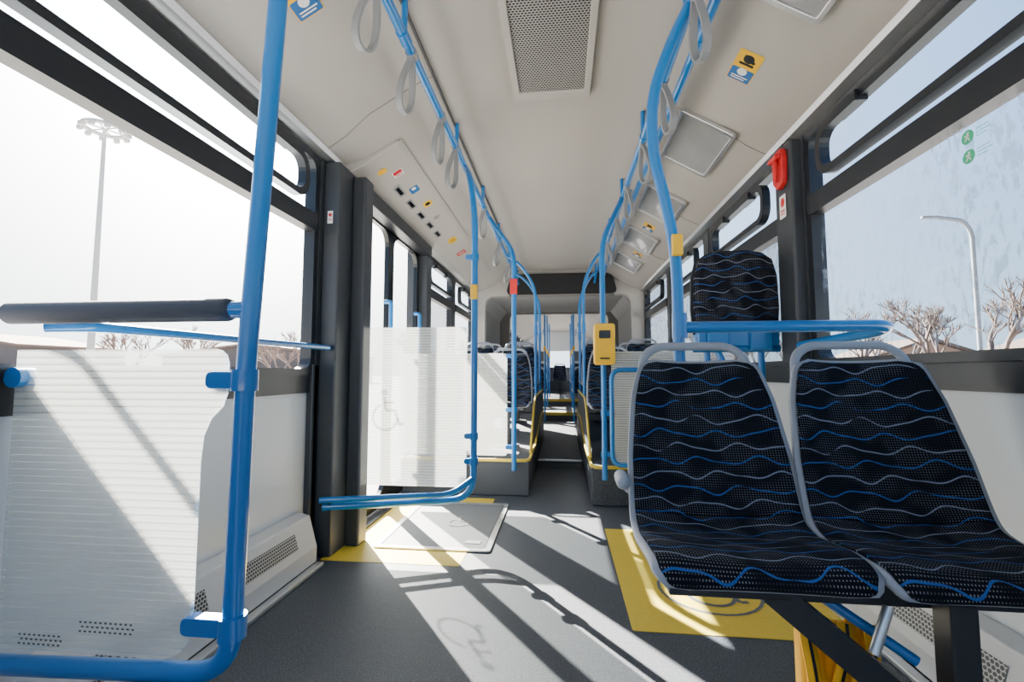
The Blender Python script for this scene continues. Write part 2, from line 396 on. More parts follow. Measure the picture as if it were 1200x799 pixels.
# ------------------------------------------------------------ flat stickers
def flat(name,P,R,U,shapes,mats,label=None,cat=None,parent=None,kind=None,lift=.0012):
    P=Vector(P);R=Vector(R).normalized();U=Vector(U).normalized();N=R.cross(U).normalized()
    mb=MB(*mats); l=0
    for sh in shapes:
        l+=1; off=N*(lift+.0004*l); k=sh[0]; mi=sh[-1]
        if k=='r': poly=rr(sh[1],sh[2],sh[3],sh[4],min(sh[2]-sh[1],sh[4]-sh[3])*.08,3)
        elif k=='e': poly=[(sh[1]+sh[3]*math.cos(2*math.pi*q/28),sh[2]+sh[4]*math.sin(2*math.pi*q/28)) for q in range(28)]
        elif k=='p': poly=sh[1]
        if k=='s':
            pts=sh[1]; w=sh[2]/2
            for (ax,ay),(bx,by) in zip(pts,pts[1:]):
                d=math.hypot(bx-ax,by-ay) or 1; nx,ny=-(by-ay)/d*w,(bx-ax)/d*w
                q=[(ax+nx,ay+ny),(ax-nx,ay-ny),(bx-nx,by-ny),(bx+nx,by+ny)]
                mb.add([P+R*a+U*b+off for a,b in q],[(0,1,2,3)],mi)
            continue
        mb.add([P+R*a+U*b+off for a,b in poly],[tuple(range(len(poly)))],mi)
    o=mb.obj(name,label=label,cat=cat,kind=kind,fixn=False)
    if parent:
        o.parent=parent; o.matrix_parent_inverse=Matrix.Translation(parent.location).inverted()
    return o
def wheelchair(s,mi,ox=0,oy=0):
    L=[('e',ox-.05*s,oy+.40*s,.075*s,.075*s,mi),
       ('s',[(ox-.05*s,oy+.30*s),(ox-.02*s,oy),(ox+.20*s,oy),(ox+.30*s,oy-.32*s),(ox+.40*s,oy-.30*s)],.07*s,mi),
       ('s',[(ox-.04*s,oy+.17*s),(ox+.18*s,oy+.17*s)],.05*s,mi)]
    arc=[(ox-.02*s+.29*s*math.cos(math.radians(a)),oy-.15*s+.29*s*math.sin(math.radians(a))) for a in range(115,365,12)]
    L.append(('s',arc,.055*s,mi)); return L
hR=ht; hU=Vector((0,-1,0))
def scl(sh,k):
    if sh[0]=='s': return ('s',[(a*k,b*k) for a,b in sh[1]],sh[2]*k,sh[3])
    return (sh[0],)+tuple(v*k for v in sh[1:-1])+(sh[-1],)
def hic(y,a,sh,mats,nm,lab,k=1.25):
    R=hR; U=hU
    if R.cross(U).dot(hn)<0: R=-R
    flat(nm,hp+ht*a+Vector((0,y,0)),R,U,[scl(q,k) for q in sh],mats,label=lab,parent=r)
hic(2.40,-.05,[('e',0,0,.024,.020,0),('e',0,0,.012,.010,1)],[M_yel,M_orange],'yellow_button','yellow oval button')
hic(2.50,.015,[('r',-.026,.026,-.026,.026,0),('r',-.022,.022,-.004,.022,1),('s',[(-.018,-.014),(.018,-.014)],.008,1)],[M_white,M_red],'warning_sticker','red and white warning sticker')
hic(2.76,.03,[('r',-.024,.024,-.032,.032,0),('e',0,.012,.013,.013,1)],[M_bluev,M_white],'blue_sticker','blue and white pictogram sticker')
for k,(y,a) in enumerate(((2.68,-.05),(2.90,-.05),(3.12,-.05),(3.34,-.05),(3.56,-.05))):
    hic(y,a,[('r',-.018,.018,-.055,.055,0),('r',-.010,.010,-.04,.04,1)],[M_strap,M_blackgloss],'push_button_plate','small dark switch plate')
hic(3.02,.04,[('r',-.026,.026,-.03,.03,0),('e',0,0,.016,.018,1)],[M_yel,M_black],'yellow_sticker','yellow pictogram sticker')
hic(3.28,.03,[('e',0,0,.022,.022,0)],[M_strap],'speaker','small round speaker')
hic(3.85,.01,[('r',-.03,.03,-.05,.05,0),('s',[(-.022,.015),(.022,.015)],.009,1),('s',[(-.022,-.01),(.022,-.01)],.009,1)],[M_yel,M_black],'yellow_sticker','yellow notice with dark bars')
hic(4.25,.0,[('r',-.035,.035,-.04,.04,0),('s',[(-.025,.015),(.025,.015)],.009,1),('s',[(-.025,-.01),(.025,-.01)],.009,1)],[M_red,M_white],'red_sticker','red notice with white bars')

def on_duct(side,xc,y):
    P=Vector((CX+side*xc,y,pz(xc))); d=.01
    T=Vector((-side*2*d,0,pz(xc-d)-pz(xc+d))).normalized()
    U=Vector((0,-1,0)); R=T if side<0 else -T
    N=R.cross(U)
    if N.z>0: R=-R
    return P,R,U
def duct_sticker(side,xc,y,w,h,nm,lab):
    P,R,U=on_duct(side,xc,y)
    flat(nm,P,R,U,[('r',-w/2,w/2,-h/2,h/2,0),('r',-w/2+.003,w/2-.003,-h/2+.003,-.01,1),
        ('e',0,h*.27,w*.22,w*.22,2),('s',[(-w*.3,h*.10),(w*.3,h*.10)],.012,2),('s',[(-w*.2,h*.36),(w*.28,h*.2)],.014,2),
        ('e',0,-h*.15,w*.2,w*.2,3),('s',[(-w*.35,-h*.32),(w*.35,-h*.32)],.006,3),('s',[(-w*.35,-h*.39),(w*.25,-h*.39)],.006,3)],
        [M_yel,M_bluev,M_black,M_white],label=lab,cat='sticker')
duct_sticker(1,.80,1.86,.10,.17,'safety_sticker','yellow and blue safety sticker on the side duct')
duct_sticker(1,.80,3.92,.10,.17,'safety_sticker','yellow and blue safety sticker on the side duct')
duct_sticker(-1,.80,1.33,.10,.17,'safety_sticker','yellow and blue safety sticker on the side duct')
duct_sticker(1,.84,4.75,.10,.15,'safety_sticker','yellow and blue safety sticker on the side duct')

for y in (1.30,2.50,3.40,4.30,5.15):
    xc=.79; P,R,U=on_duct(1,xc,y)
    N=R.cross(U).normalized()
    Mx=Matrix((( R.x,U.x,N.x,P.x+N.x*.012),(R.y,U.y,N.y,P.y+N.y*.012),(R.z,U.z,N.z,P.z+N.z*.012),(0,0,0,1)))
    rt=empty('notice_frame',(0,0,0),'aluminium notice frame with glossy grey cover on the duct','frame','notice frames on the side duct'); rt.matrix_world=Mx
    w,h=.15,.24
    a=MB(M_silver).ring('z',rr(-w,w,-h,h,.02),rr(-w+.020,w-.020,-h+.020,h-.020,.012),-.012,.010).obj('frame',bev=.003); a.parent=rt
    b=MB(M_notice).box(-w+.015,w-.015,-h+.015,h-.015,-.010,.002).obj('cover_sheet',label='glossy grey cover sheet'); b.parent=rt
r=empty('ceiling_vent',(-.04,1.75,2.27),'rectangular perforated ventilation grille in the ceiling','vent')
part(MB(M_ceil).ring('z',rr(-.225,.15,1.20,2.20,.015),rr(-.195,.12,1.25,2.14,.01),2.245,2.269),'frame',r,bev=.005)
part(MB(M_perf).box(-.20,.125,1.24,2.145,2.256,2.264),'perforated_plate',r)

# ------------------------------------------------------------ ceiling rails
RZ=2.12
def crail(x,y0,y1,lab):
    r=empty('ceiling_rail',(x,(y0+y1)/2,RZ),lab,'handrail')
    part(MB(M_blue).tube([(x,y0,RZ),(x,y1-.3,RZ),(x,y1,RZ-.05)],.0185,c=.1),'rail_tube',r)
    y=y0+.25
    while y<y1-.2:
        part(MB(M_blue).tube([(x,y,RZ+.01),(x,y,pz(x-CX)-.001)],.012,seg=10).tube([(x,y-.03,RZ),(x,y+.03,RZ)],.0225,seg=14),'rail_bracket',r,label='blue ceiling bracket')
        y+=.85
    return r
crail(-.57,-.4,6.0,'blue painted tubular handrail under the ceiling')
crail(.44,-.4,6.0,'blue painted tubular handrail under the ceiling')
crail(.52,.6,5.6,'blue painted tubular handrail beside a second rail')

def strap_mesh():
    mb=MB(M_strap); P=[]
    for k in range(40):
        a=2*math.pi*k/40; w=.040*(1-.55*math.cos(a))
        P.append((0,math.sin(a)*w*.95, -.128+math.cos(a)*.104))
    sec=[(.0045,.013),(-.0045,.013),(-.0045,-.013),(.0045,-.013)]
    mb.sweep(P,sec,0,False,ref=(0,0,1),closed=True)
    return mb.mesh('strap_loop')
def clip_mesh():
    mb=MB(M_strap); mb.tube([(0,-.018,0),(0,.018,0)],.0225,seg=14); mb.prism('y',rr(-.012,.012,-.038,.0,.006),-.014,.014); return mb.mesh('strap_clip')
SM,CM=strap_mesh(),clip_mesh()
def strap(x,y,rot,grp,tilt=0):
    o=bpy.data.objects.new('hand_strap',SM); COL.objects.link(o); o.location=(x,y,RZ); o.rotation_euler=(math.radians(random.uniform(-4,4)),math.radians(tilt+random.uniform(-4,4)),math.radians(rot))
    tag(o,'grey looped hand strap hanging from the blue rail','hand strap',grp)
    c=bpy.data.objects.new('strap_clip',CM); COL.objects.link(c); c.parent=o; c.rotation_euler=(0,0,-math.radians(rot)); c['label']='grey clamp around the rail'
for y in (1.30,1.64,2.08,2.38,3.3,4.2,5.0): strap(-.57,y,-random.uniform(10,30),'hand straps on the ceiling rail by the door',tilt=10)
for y in (1.45,1.92,2.42,3.0,3.6,4.3): strap(.44,y,random.uniform(10,30),'hand straps on the ceiling rail by the wheelchair bay',tilt=-4)

# ------------------------------------------------------------ barriers and poles
def clamp(x0,x1,y,z,root,r=.026,hz=.022):
    mb=MB(M_blue); mb.tube([(x1,y,z-hz),(x1,y,z+hz)],r,seg=16)
    mb.prism('y',rr(min(x0,x1),max(x0,x1),z-hz*.8,z+hz*.8,.012),y-.014,y+.014)
    part(mb,'clamp',root,bev=.002)
r=empty('partition_screen',(-.92,.88,0),'striped glass partition with blue tube frame and padded leaning rail','partition')
part(MB(M_blue).tube([(-.57,.93,RZ),(-.605,.885,1.86),(-.650,.88,.9),(-.658,.88,.285),(-1.19,.88,.268)],.0195,c=.085,n=9),'tube_frame',r)
pp=[(-1.188,.32),(-1.188,.93)]+[(-.72+.03*math.sin(a),.90+.03*math.cos(a)) for a in (0,.5,1.,1.57)]+[(-.69,.84),(-.70,.81),(-.725,.785),(-.74,.75),(-.745,.70)]+[(-.805+.06*math.cos(a),.365-.06*math.sin(a)) for a in (0,.4,.8,1.2,1.57)]+[(-1.188,.305)]
part(MB(M_stripe).prism('y',pp,.876,.884),'glass_panel',r,label='horizontally striped glass pane')
for a0,b0,nx in ((-1.13,.318,9),(-.99,.350,11)):
    mb=MB(M_frame)
    for j in range(3):
        for i in range(nx):
            cx,cz=a0+.0115*i+(j%2)*.005,b0+.009*j
            mb.add([(cx+.0034*math.cos(q*math.pi/4),.8745,cz+.0022*math.sin(q*math.pi/4)) for q in range(8)],[tuple(range(8))],0)
    part(mb,'dotted_print',r,label='rows of small dark dots')
clamp(-.73,-.652,.88,.865,r); clamp(-.76,-.657,.88,.375,r,.026,.022)
mb=MB(M_blue).tube([(-1.175,.895,.87),(-1.175,.86,.87)],.022,seg=16); part(mb,'clamp',r)
part(MB(M_pad).tube([(-1.217,.88,1.012),(-.70,.88,1.012)],.0245,seg=20).ball((-.70,.88,1.012),.0245),'leaning_pad',r,label='dark grey padded leaning rail')
part(MB(M_blue).tube([(-.70,.88,1.012),(-.65,.88,1.012)],.018),'pad_end',r)
r=empty('window_rail',(-1.14,1.4,1.0),'blue tubular rail along the window','handrail')
part(MB(M_blue).tube([(-1.18,.92,.985),(-1.11,.97,.99),(-1.11,2.08,1.0),(-1.15,2.125,1.0)],.0125,c=.05),'rail_tube',r)
r=empty('partition_screen',(-.8,2.38,0),'striped glass screen beside the door in a blue tube frame','partition')
part(MB(M_blue).tube([(-.57,2.62,RZ),(-.50,2.44,1.98),(-.46,2.38,1.72),(-.46,2.38,.225),(-1.15,2.13,.235)],.0175,c=.13,n=9).tube([(-1.15,2.10,.275),(-.56,2.31,.265),(-.465,2.37,.33)],.0145,c=.06),'tube_frame',r)
part(MB(M_stripe).prism('y',rr(-1.08,-.50,.285,1.125,.02),2.376,2.384),'glass_panel',r,label='horizontally striped glass pane')
flat('wheelchair_symbol',(-.935,2.375,.68),(1,0,0),(0,0,1),wheelchair(.24,0),[M_faint],label='faint grey wheelchair symbol on the glass',parent=r)
for z in (.42,.55,1.50): clamp(-.51,-.46,2.38,z,r,.023,.018)
part(MB(M_yel).prism('x',rr(2.352,2.375,1.27,1.35,.008),-.478,-.442),'stop_button_box',r,bev=.004,label='yellow stop button box')
def rbar(xp,xw,y,grp_label,top,z0=.30,z1=1.02,frame=True):
    r=empty('partition_screen',((xp+xw)/2,y,0),grp_label,'partition')
    sg=1 if xw>xp else -1
    part(MB(M_blue).tube([top,(xp,y,1.75),(xp,y,.20)],.0175,c=.12),'pole',r)
    if frame:
        mb=MB(M_blue)
        mb.tube([(xw,y+.02,.90),(xp+sg*.045,y-.045,.90),(xp+sg*.045,y-.045,.30),(xw,y+.02,.30)],.015,c=.07)
        part(mb,'tube_frame',r)
    part(MB(M_stripe).prism('y',rr(min(xp+sg*.05,xw),max(xp+sg*.05,xw),z0,z1,.02),y-.004,y+.004),'glass_panel',r,label='striped glass pane')
    for z in (.36,1.0,.62): clamp(xp+sg*.06,xp,y,z,r,.022,.018)
    return r
rl=rbar(-.335,-1.17,3.22,'striped glass screen in front of the raised seats',(-.57,3.5,RZ),frame=False)
part(MB(M_red).prism('x',rr(3.185,3.205,1.44,1.55,.006),-.36,-.31),'stop_button_box',rl,bev=.003,label='red stop button box')
rb=rbar(.27,1.08,3.0,'striped glass screen beside the ticket validator',(.44,3.2,RZ))
r=empty('ticket_validator',(.27,2.93,1.05),'yellow ticket validator clamped to the blue pole','ticket validator')
part(MB(M_yel).prism('y',rr(.205,.335,.93,1.19,.02),2.885,2.975),'housing',r,bev=.006)
part(MB(M_blackgloss).prism('y',rr(.235,.305,1.095,1.145,.006),2.881,2.886),'screen',r,label='black display screen')
part(MB(M_black).box(.240,.30,2.881,2.886,.965,.975),'card_slot',r,label='dark card slot')
r=empty('grab_rail',(.7,1.52,0),'blue tubular rail and bent pole behind the front seats','handrail')
part(MB(M_blue).tube([(.44,1.5,RZ),(.37,1.5,1.98),(.305,1.5,1.80),(.305,1.5,1.60),(.345,1.5,1.43),(.372,1.5,1.25),(.377,1.5,.52)],.0185,c=.12,n=8),'pole',r)
part(MB(M_blue).tube([(.377,1.5,1.025),(1.00,1.5,1.025),(1.03,1.60,1.015),(1.05,2.13,1.0)],.0185,c=.05),'cross_rail',r)
part(MB(M_blue).tube([(.377,1.5,.99),(.377,1.5,1.07)],.024),'clamp',r)
part(MB(M_yel).prism('x',rr(1.458,1.480,1.25,1.32,.008),.352,.384),'stop_button_box',r,bev=.003,label='yellow stop button box')
part(MB(M_blue).tube([(.377,1.5,.53),(.377,1.44,.47),(.377,1.25,.40)],.0185,c=.05),'foot_bracket',r)
def fpole(x,y,z0,lab='blue vertical grab pole by the aisle',side=-1):
    xr=-.57 if side<0 else .44
    r=empty('grab_pole',(x,y,z0),lab,'handrail','grab poles along the aisle')
    part(MB(M_blue).tube([(xr,y+.1,RZ),((x+xr)/2,y+.03,2.0),(x,y,1.75),(x,y,z0)],.015,c=.14),'pole_tube',r)
    part(MB(M_blue).tube([(x,y,1.26),(x,y,1.36)],.021),'clamp',r)
for y,z in ((4.60,.37),(5.45,.405)): fpole(-.258,y,z)
for y,z in ((4.45,.37),(5.40,.405)): fpole(.216,y,z,side=1)
for x,sd in ((-.30,-1),(.22,1)):
    for y,z in ((8.3,0),(9.7,.15),(11.4,.30)):
        r=empty('grab_pole',(x,y,z),'blue vertical grab pole in the rear section','handrail','grab poles in the rear section')
        part(MB(M_blue).tube([(x,y,2.1),(x,y,z)],.016),'pole_tube',r)
        part(MB(M_yel).box(x-.022,x+.022,y-.03,y-.012,1.28,1.36),'stop_button_box',r)
for x in (-.52,.42):
    r=empty('ceiling_rail',(x,11,2.0),'blue handrail under the ceiling of the rear section','handrail')
    part(MB(M_blue).tube([(x,8.1,1.98),(x,13.6,1.98)],.017),'rail_tube',r)
    for y in (8.4,10,11.6,13.2): part(MB(M_blue).tube([(x,y,1.98),(x,y,2.14)],.012),'rail_bracket',r)

# ------------------------------------------------------------ seats
SP=[(-.312,.452),(-.306,.470),(-.285,.484),(-.23,.486),(-.16,.478),(-.09,.472),(-.03,.483),(.012,.525),(.043,.605),(.072,.69),(.100,.775),(.126,.85),(.144,.915)]
def cr(P,s):
    n=len(P)-1; f=min(max(s,0),1)*n; i=min(int(f),n-1); t=f-i
    p=[P[max(i-1,0)],P[i],P[i+1],P[min(i+2,n)]]
    return tuple(.5*((2*p[1][k])+(-p[0][k]+p[2][k])*t+(2*p[0][k]-5*p[1][k]+4*p[2][k]-p[3][k])*t*t+(-p[0][k]+3*p[1][k]-3*p[2][k]+p[3][k])*t**3) for k in range(2))
HW=[(0,.180),(.12,.203),(.25,.208),(.45,.206),(.55,.206),(.7,.202),(.85,.184),(.93,.166),(1,.145)]
def hw(s):
    for (a,wa),(b,wb) in zip(HW,HW[1:]):
        if a<=s<=b: return wa+(wb-wa)*(s-a)/(b-a)
    return .15
def surf(s,t,off,wx):
    y,z=cr(SP,s); y1,z1=cr(SP,min(s+.01,1)); y0,z0=cr(SP,max(s-.01,0))
    ty,tz=y1-y0,z1-z0; L=math.hypot(ty,tz); ny,nz=-tz/L,ty/L
    w=hw(s)+wx
    o=off+ .036*abs(t)**2.4*(.55 if s<.4 else (.55+.6*min(1,(s-.4)/.2)))
    return (t*w, y+ny*o, z+nz*o)
AL=[0.]
for i in range(200):
    a=cr(SP,i/200); b=cr(SP,(i+1)/200); AL.append(AL[-1]+math.hypot(b[0]-a[0],b[1]-a[1]))
def alen(s):
    f=s*200; i=min(int(f),199); return AL[i]+(AL[i+1]-AL[i])*(f-i)
def slab(mb,s0,s1,o0,o1,wx,mi,ns=34,nt=18,c0=0.0,c1=0.0,puff=True):
    V=[];F=[];UV=[]
    for lay in (0,1):
        for i in range(ns+1):
            s=s0+(s1-s0)*i/ns; ea=(s-s0)/(s1-s0); eb=(s1-s)/(s1-s0)
            k=1.0
            if c0>0 and ea<c0: k=math.sqrt(max(0,1-(1-ea/c0)**2))*.24+.76
            if c1>0 and eb<c1: k=math.sqrt(max(0,1-(1-eb/c1)**2))*.24+.76
            for j in range(nt+1):
                t=-1+2*j/nt; off=o0
                if lay:
                    q=(1-abs(t)**6) if puff else 1
                    qe=1
                    if puff:
                        if c0>0: qe*=min(1,ea/.06)
                        if c1>0: qe*=min(1,eb/.06)
                        if c0==0: qe*=min(1,.25+ea/.03)
                        if c1==0: qe*=min(1,.25+eb/.03)
                    off=o0+(o1-o0)*(.35+.65*q*math.sqrt(qe))
                p=surf(s,t*k,off,wx); V.append(p); UV.append((p[0],alen(s)))
    W=nt+1; O=(ns+1)*W
    for i in range(ns):
        for j in range(nt):
            a=i*W+j; F.append((a,a+W,a+W+1,a+1)); b=a+O; F.append((b,b+1,b+W+1,b+W))
    for i in range(ns):
        for j in (0,nt):
            a=i*W+j; F.append((a,a+W,a+W+O,a+O) if j else (a,a+O,a+W+O,a+W))
    for j in range(nt):
        for i in (0,ns):
            a=i*W+j; F.append((a,a+1,a+1+O,a+O))
    mb.add(V,F,mi,True,UV); return mb
def finmesh(mb,name):
    o=mb.obj(name); me=o.data; bpy.data.objects.remove(o); return me
ME_shell=finmesh(slab(MB(M_shell),0,1,-.020,-.002,.012,0,c0=.05,c1=.05,puff=False),'seat_shell')
ME_pan=finmesh(slab(MB(M_fabric),.015,.540,-.004,.014,-.001,0,c0=.08),'seat_cushion')
ME_back=finmesh(slab(MB(M_fabric),.541,.985,-.004,.014,-.001,0,c1=.10),'backrest_cushion')
hb=MB(M_shell); hb.sweep(roundpath([(-.160,.120,.84),(-.146,.146,.93),(-.104,.156,.960),(.104,.156,.960),(.146,.146,.93),(.160,.120,.84)],.05,7),[(.008*math.cos(a*math.pi/6),.013*math.sin(a*math.pi/6)) for a in range(12)],0,True,ref=(0,-1,0))
ME_handle=finmesh(hb,'grab_handle')
ab=MB(M_shell).tube([(-.205,.05,.56),(-.236,.01,.60),(-.243,-.06,.612),(-.241,-.085,.605)],.018,c=.04,scales=None)
ab.ball((-.241,-.085,.605),.018)
ME_arm=finmesh(ab,'armrest')
lb=MB(M_frame); lb.box(-.16,.16,-.26,.0,.428,.452); lb.box(-.03,.03,-.20,-.12,.112,.43); lb.box(-.10,.10,-.24,-.06,.112,.124)
ME_leg=finmesh(lb,'pedestal')
def seat(x,y,z,lab,grp,arm=0,leg=False,rz=0):
    dz=.112 if leg else 0
    r=empty('bus_seat',(x,y,z+dz),lab,'seat',grp)
    L=[('seat_shell',ME_shell,'light grey moulded plastic shell'),('seat_cushion',ME_pan,None),('backrest_cushion',ME_back,None),('grab_handle',ME_handle,'light grey loop handle')]
    if arm: L.append(('armrest',ME_arm,'short light grey side grip'))
    if leg: L.append(('pedestal',ME_leg,'dark steel pedestal'))
    for n,m,l in L:
        o=bpy.data.objects.new(n,m); COL.objects.link(o); o.parent=r; o.location=(0,0,-dz)
        if l: o['label']=l
    r.rotation_euler=(0,0,rz)
    return r
FL='dark seat with blue wave pattern fabric'
seat(.394,1.278,0,FL+', by the aisle','front pair of patterned seats',arm=1)
seat(.824,1.268,0,FL+', by the window','front pair of patterned seats')
r=empty('steel_support',(.73,1.05,0),'dark steel cantilever support carrying the pair of seats','seat support')
mb=MB(M_frame); mb.box(.23,1.10,1.06,1.115,.395,.440); mb.box(.23,1.10,1.22,1.27,.385,.425)
for x in (.26,.54,.70,.98): mb.box(x,x+.04,1.01,1.28,.425,.450)
part(mb,'beam',r,bev=.004)
part(MB(M_frame).box(.745,.795,1.0,1.05,0,.43),'leg',r,bev=.004)
part(MB(M_frame).sweep([(.45,1.08,.41),(.78,1.02,.14)],[(.028,.014),(-.028,.014),(-.028,-.014),(.028,-.014)],0,False),'diagonal_beam',r)
part(MB(M_blue).tube([(.55,1.14,.395),(.72,1.06,.29)],.011),'strut',r,label='blue metal strut')
part(MB(M_silver).tube([(.62,1.03,.315),(.665,1.05,.40)],.010),'strut',r,label='light metal strut')
part(MB(M_frame).box(.72,.92,.94,1.14,0,.014),'foot_plate',r,bev=.003)
r=empty('folded_belt',(.62,1.17,0),'yellow-orange safety belt webbing with dark bands beneath the seats','safety belt bundle')
for q in range(5):
    x0=.548+.031*q; ph=q*1.3; pts=[]
    for i in range(15):
        t=i/14; pts.append((x0+.008*math.sin(ph+t*5),1.125+.012*math.sin(ph*2+t*7)+.01*(q%2),.004+.325*t))
    part(MB(M_orange).sweep(pts,[(.0145,.003),(-.0145,.003),(-.0145,-.003),(.0145,-.003)],0,True,ref=(1,0,0)),'webbing',r)
    if q%2==0: part(MB(M_black).sweep([(p[0]+.002,p[1]-.0045,p[2]) for p in pts],[(.003,.001),(-.003,.001),(-.003,-.001),(.003,-.001)],0,False,ref=(1,0,0)),'band',r,label='dark band')
part(MB(M_orange).prism('z',rr(.54,.70,1.145,1.20,.02),.002,.30),'belt_bundle',r,bev=.01)

r=empty('wheelchair_bay_support',(.87,2.35,0),'tall patterned wheelchair bay cushion on a blue tube frame','wheelchair support')
WX=.865
bk=MB(M_fabric); P=[(-.19,1.08),(.19,1.08),(.20,1.20),(.195,1.36),(.175,1.44),(.13,1.475),(.06,1.49),(-.06,1.49),(-.13,1.475),(-.175,1.44),(-.195,1.36),(-.20,1.20)]
sc=[(x*.93,1.28+(z-1.28)*.95) for x,z in P]
n=len(P)
V=[(WX+x,2.38,z) for x,z in P]+[(WX+x,2.345,z) for x,z in P]+[(WX+x,2.325,z) for x,z in sc]
F=[(i,(i+1)%n,(i+1)%n+n,i+n) for i in range(n)]+[(n+i,n+(i+1)%n,2*n+(i+1)%n,2*n+i) for i in range(n)]+[tuple(range(2*n,3*n)),tuple(range(n-1,-1,-1))]
bk.add(V,F,0,False,[(v[0],v[2]) for v in V]); part(bk,'cushion',r,bev=.006)
part(MB(M_frame).prism('y',[(WX+x*1.05,1.28+(z-1.28)*1.03) for x,z in P],2.382,2.40),'shell',r)
part(MB(M_blue).box(WX-.19,WX+.19,2.33,2.44,1.01,1.085).box(WX-.15,WX-.05,2.31,2.335,.99,1.095).box(WX+.05,WX+.15,2.31,2.335,.99,1.095),'bracket',r,bev=.006,label='blue steel bracket')
part(MB(M_blue).tube([(WX-.13,2.40,1.02),(WX-.13,2.40,.0)],.0165).tube([(WX+.13,2.40,1.02),(WX+.13,2.40,.0)],.0165).tube([(WX-.09,2.38,1.0),(WX+.07,2.30,.55),(WX+.13,2.4,.3)],.0165,c=.1).tube([(WX-.21,2.36,1.0),(WX+.20,2.36,1.0)],.0185).tube([(WX-.13,2.40,.35),(WX+.13,2.40,.35)],.0145),'tube_frame',r)

# ------------------------------------------------------------ floor markings
def fdecal(nm,poly,m,lab,z=.002): return MB(m).prism('z',poly,.0003,z).obj(nm,label=lab,cat='floor marking')
fdecal('floor_marking',rr(-1.14,-.47,2.10,3.22,.01),M_yelf,'yellow vinyl zone on the floor at the door')
fdecal('floor_marking',rr(.235,1.0,1.655,2.68,.01),M_yelf,'yellow vinyl wheelchair zone on the floor')
flat('wheelchair_symbol',(.585,1.985,.0022),(1,0,0),(0,1,0),[('e',0,0,.20,.20,0),('e',0,0,.187,.187,1)]+wheelchair(.30,0),[M_plat,M_yelf],label='grey wheelchair symbol in a ring on the yellow floor',cat='floor marking',lift=0.0004)
r=empty('ramp_plate',(-.65,2.68,0),'grey folding wheelchair ramp plate set in the floor with metal edging','ramp')
part(MB(M_plat).box(-.92,-.39,2.30,3.05,.0025,.007),'plate',r)
part(MB(M_silver).ring('z',rr(-.955,-.355,2.265,3.085,.02),rr(-.925,-.385,2.295,3.055,.015),.0025,.010),'edging',r,label='aluminium edging')
part(MB(M_silver).box(-.50,-.42,2.36,2.40,.007,.010),'handle_plate',r,label='small metal pull plate')
flat('wheelchair_symbol',(-.60,2.70,.0075),(1,0,0),(0,1,0),wheelchair(.20,0),[M_seam],label='small grey wheelchair symbol',parent=r)

# ------------------------------------------------------------ raised podiums and rear seats
def podium(sd,xa,xw,y0):
    r=empty('seat_podium',((xa+xw)/2,y0+1.3,0),'raised speckled seat podium with yellow edge','podium')
    top=[(y0,.25),(y0+.85,.25),(y0+1.0,.30),(y0+1.3,.34),(y0+1.7,.40),(6.05,.40)]
    x0,x1=sorted((xa,xw))
    part(MB(M_side).prism('x',[(y0,.001)]+top+[(6.05,.001)],x0,x1),'podium_body',r,bev=.01)
    s=1 if sd<0 else -1
    P=[(xw-s*-.02,y0-.002,.252),(xa,y0-.002,.252)]+[(xa,y,z+.004) for y,z in top[1:]]
    part(MB(M_yelf).sweep(roundpath(P,.06,5),[(.012,.008),(-.008,.008),(-.008,-.008),(.012,-.008)],0,False,ref=(0,0,1)),'edge_strip',r,label='yellow edge strip')
    sh=[(y0+.25,.26),(y0+.45,.40),(y0+.75,.60),(y0+1.0,.66),(y0+2.6,.66),(y0+2.6,.41),(y0+1.7,.41),(y0+1.0,.31)]
    xs=xa-s*.002
    q=empty('side_shield',(xs,y0+1.4,.26),'speckled side shield along the aisle seats','side shield')
    part(MB(M_side).prism('x',sh,min(xs,xs-s*.012),max(xs,xs-s*.012)),'shield_panel',q,bev=.003)
    part(MB(M_yelf).tube([(xs-s*.006,y,z+.004) for y,z in sh[:5]],.010,c=.08,seg=8),'shield_edge',q,label='yellow trim')
podium(-1,-.235,XL+.035,3.30); podium(1,.195,XR-.035,3.12)
for k,(y,z) in enumerate(((4.08,.14),(4.98,.26),(5.72,.29))):
    for x in (-.475,-.93): seat(x,y,z,FL+' on the podium','rear rows of patterned seats',leg=True)
for k,(y,z) in enumerate(((3.93,.14),(4.9,.28),(5.68,.29))):
    for x in (.425,.872): seat(x,y,z,FL+' on the podium','rear rows of patterned seats',leg=True)
for y in (8.9,9.9,10.8,11.7,12.6,13.4):
    for x in (-.525,-.975,.425,.872): seat(x,y,(.04 if y<10.1 else .19),FL+' in the rear section','seats in the rear section',leg=True)
seat(-.05,13.7,.19,FL+' at the rear end','seats in the rear section',leg=True)
trim(MB(M_side).prism('x',[(4.35,.001),(4.40,.055),(6.11,.07),(6.11,.001)],-.228,.188),'low speckled aisle step toward the joint')
trim(MB(M_silver).box(-.228,.188,4.37,4.41,.050,.062),'aluminium step nosing in the aisle')

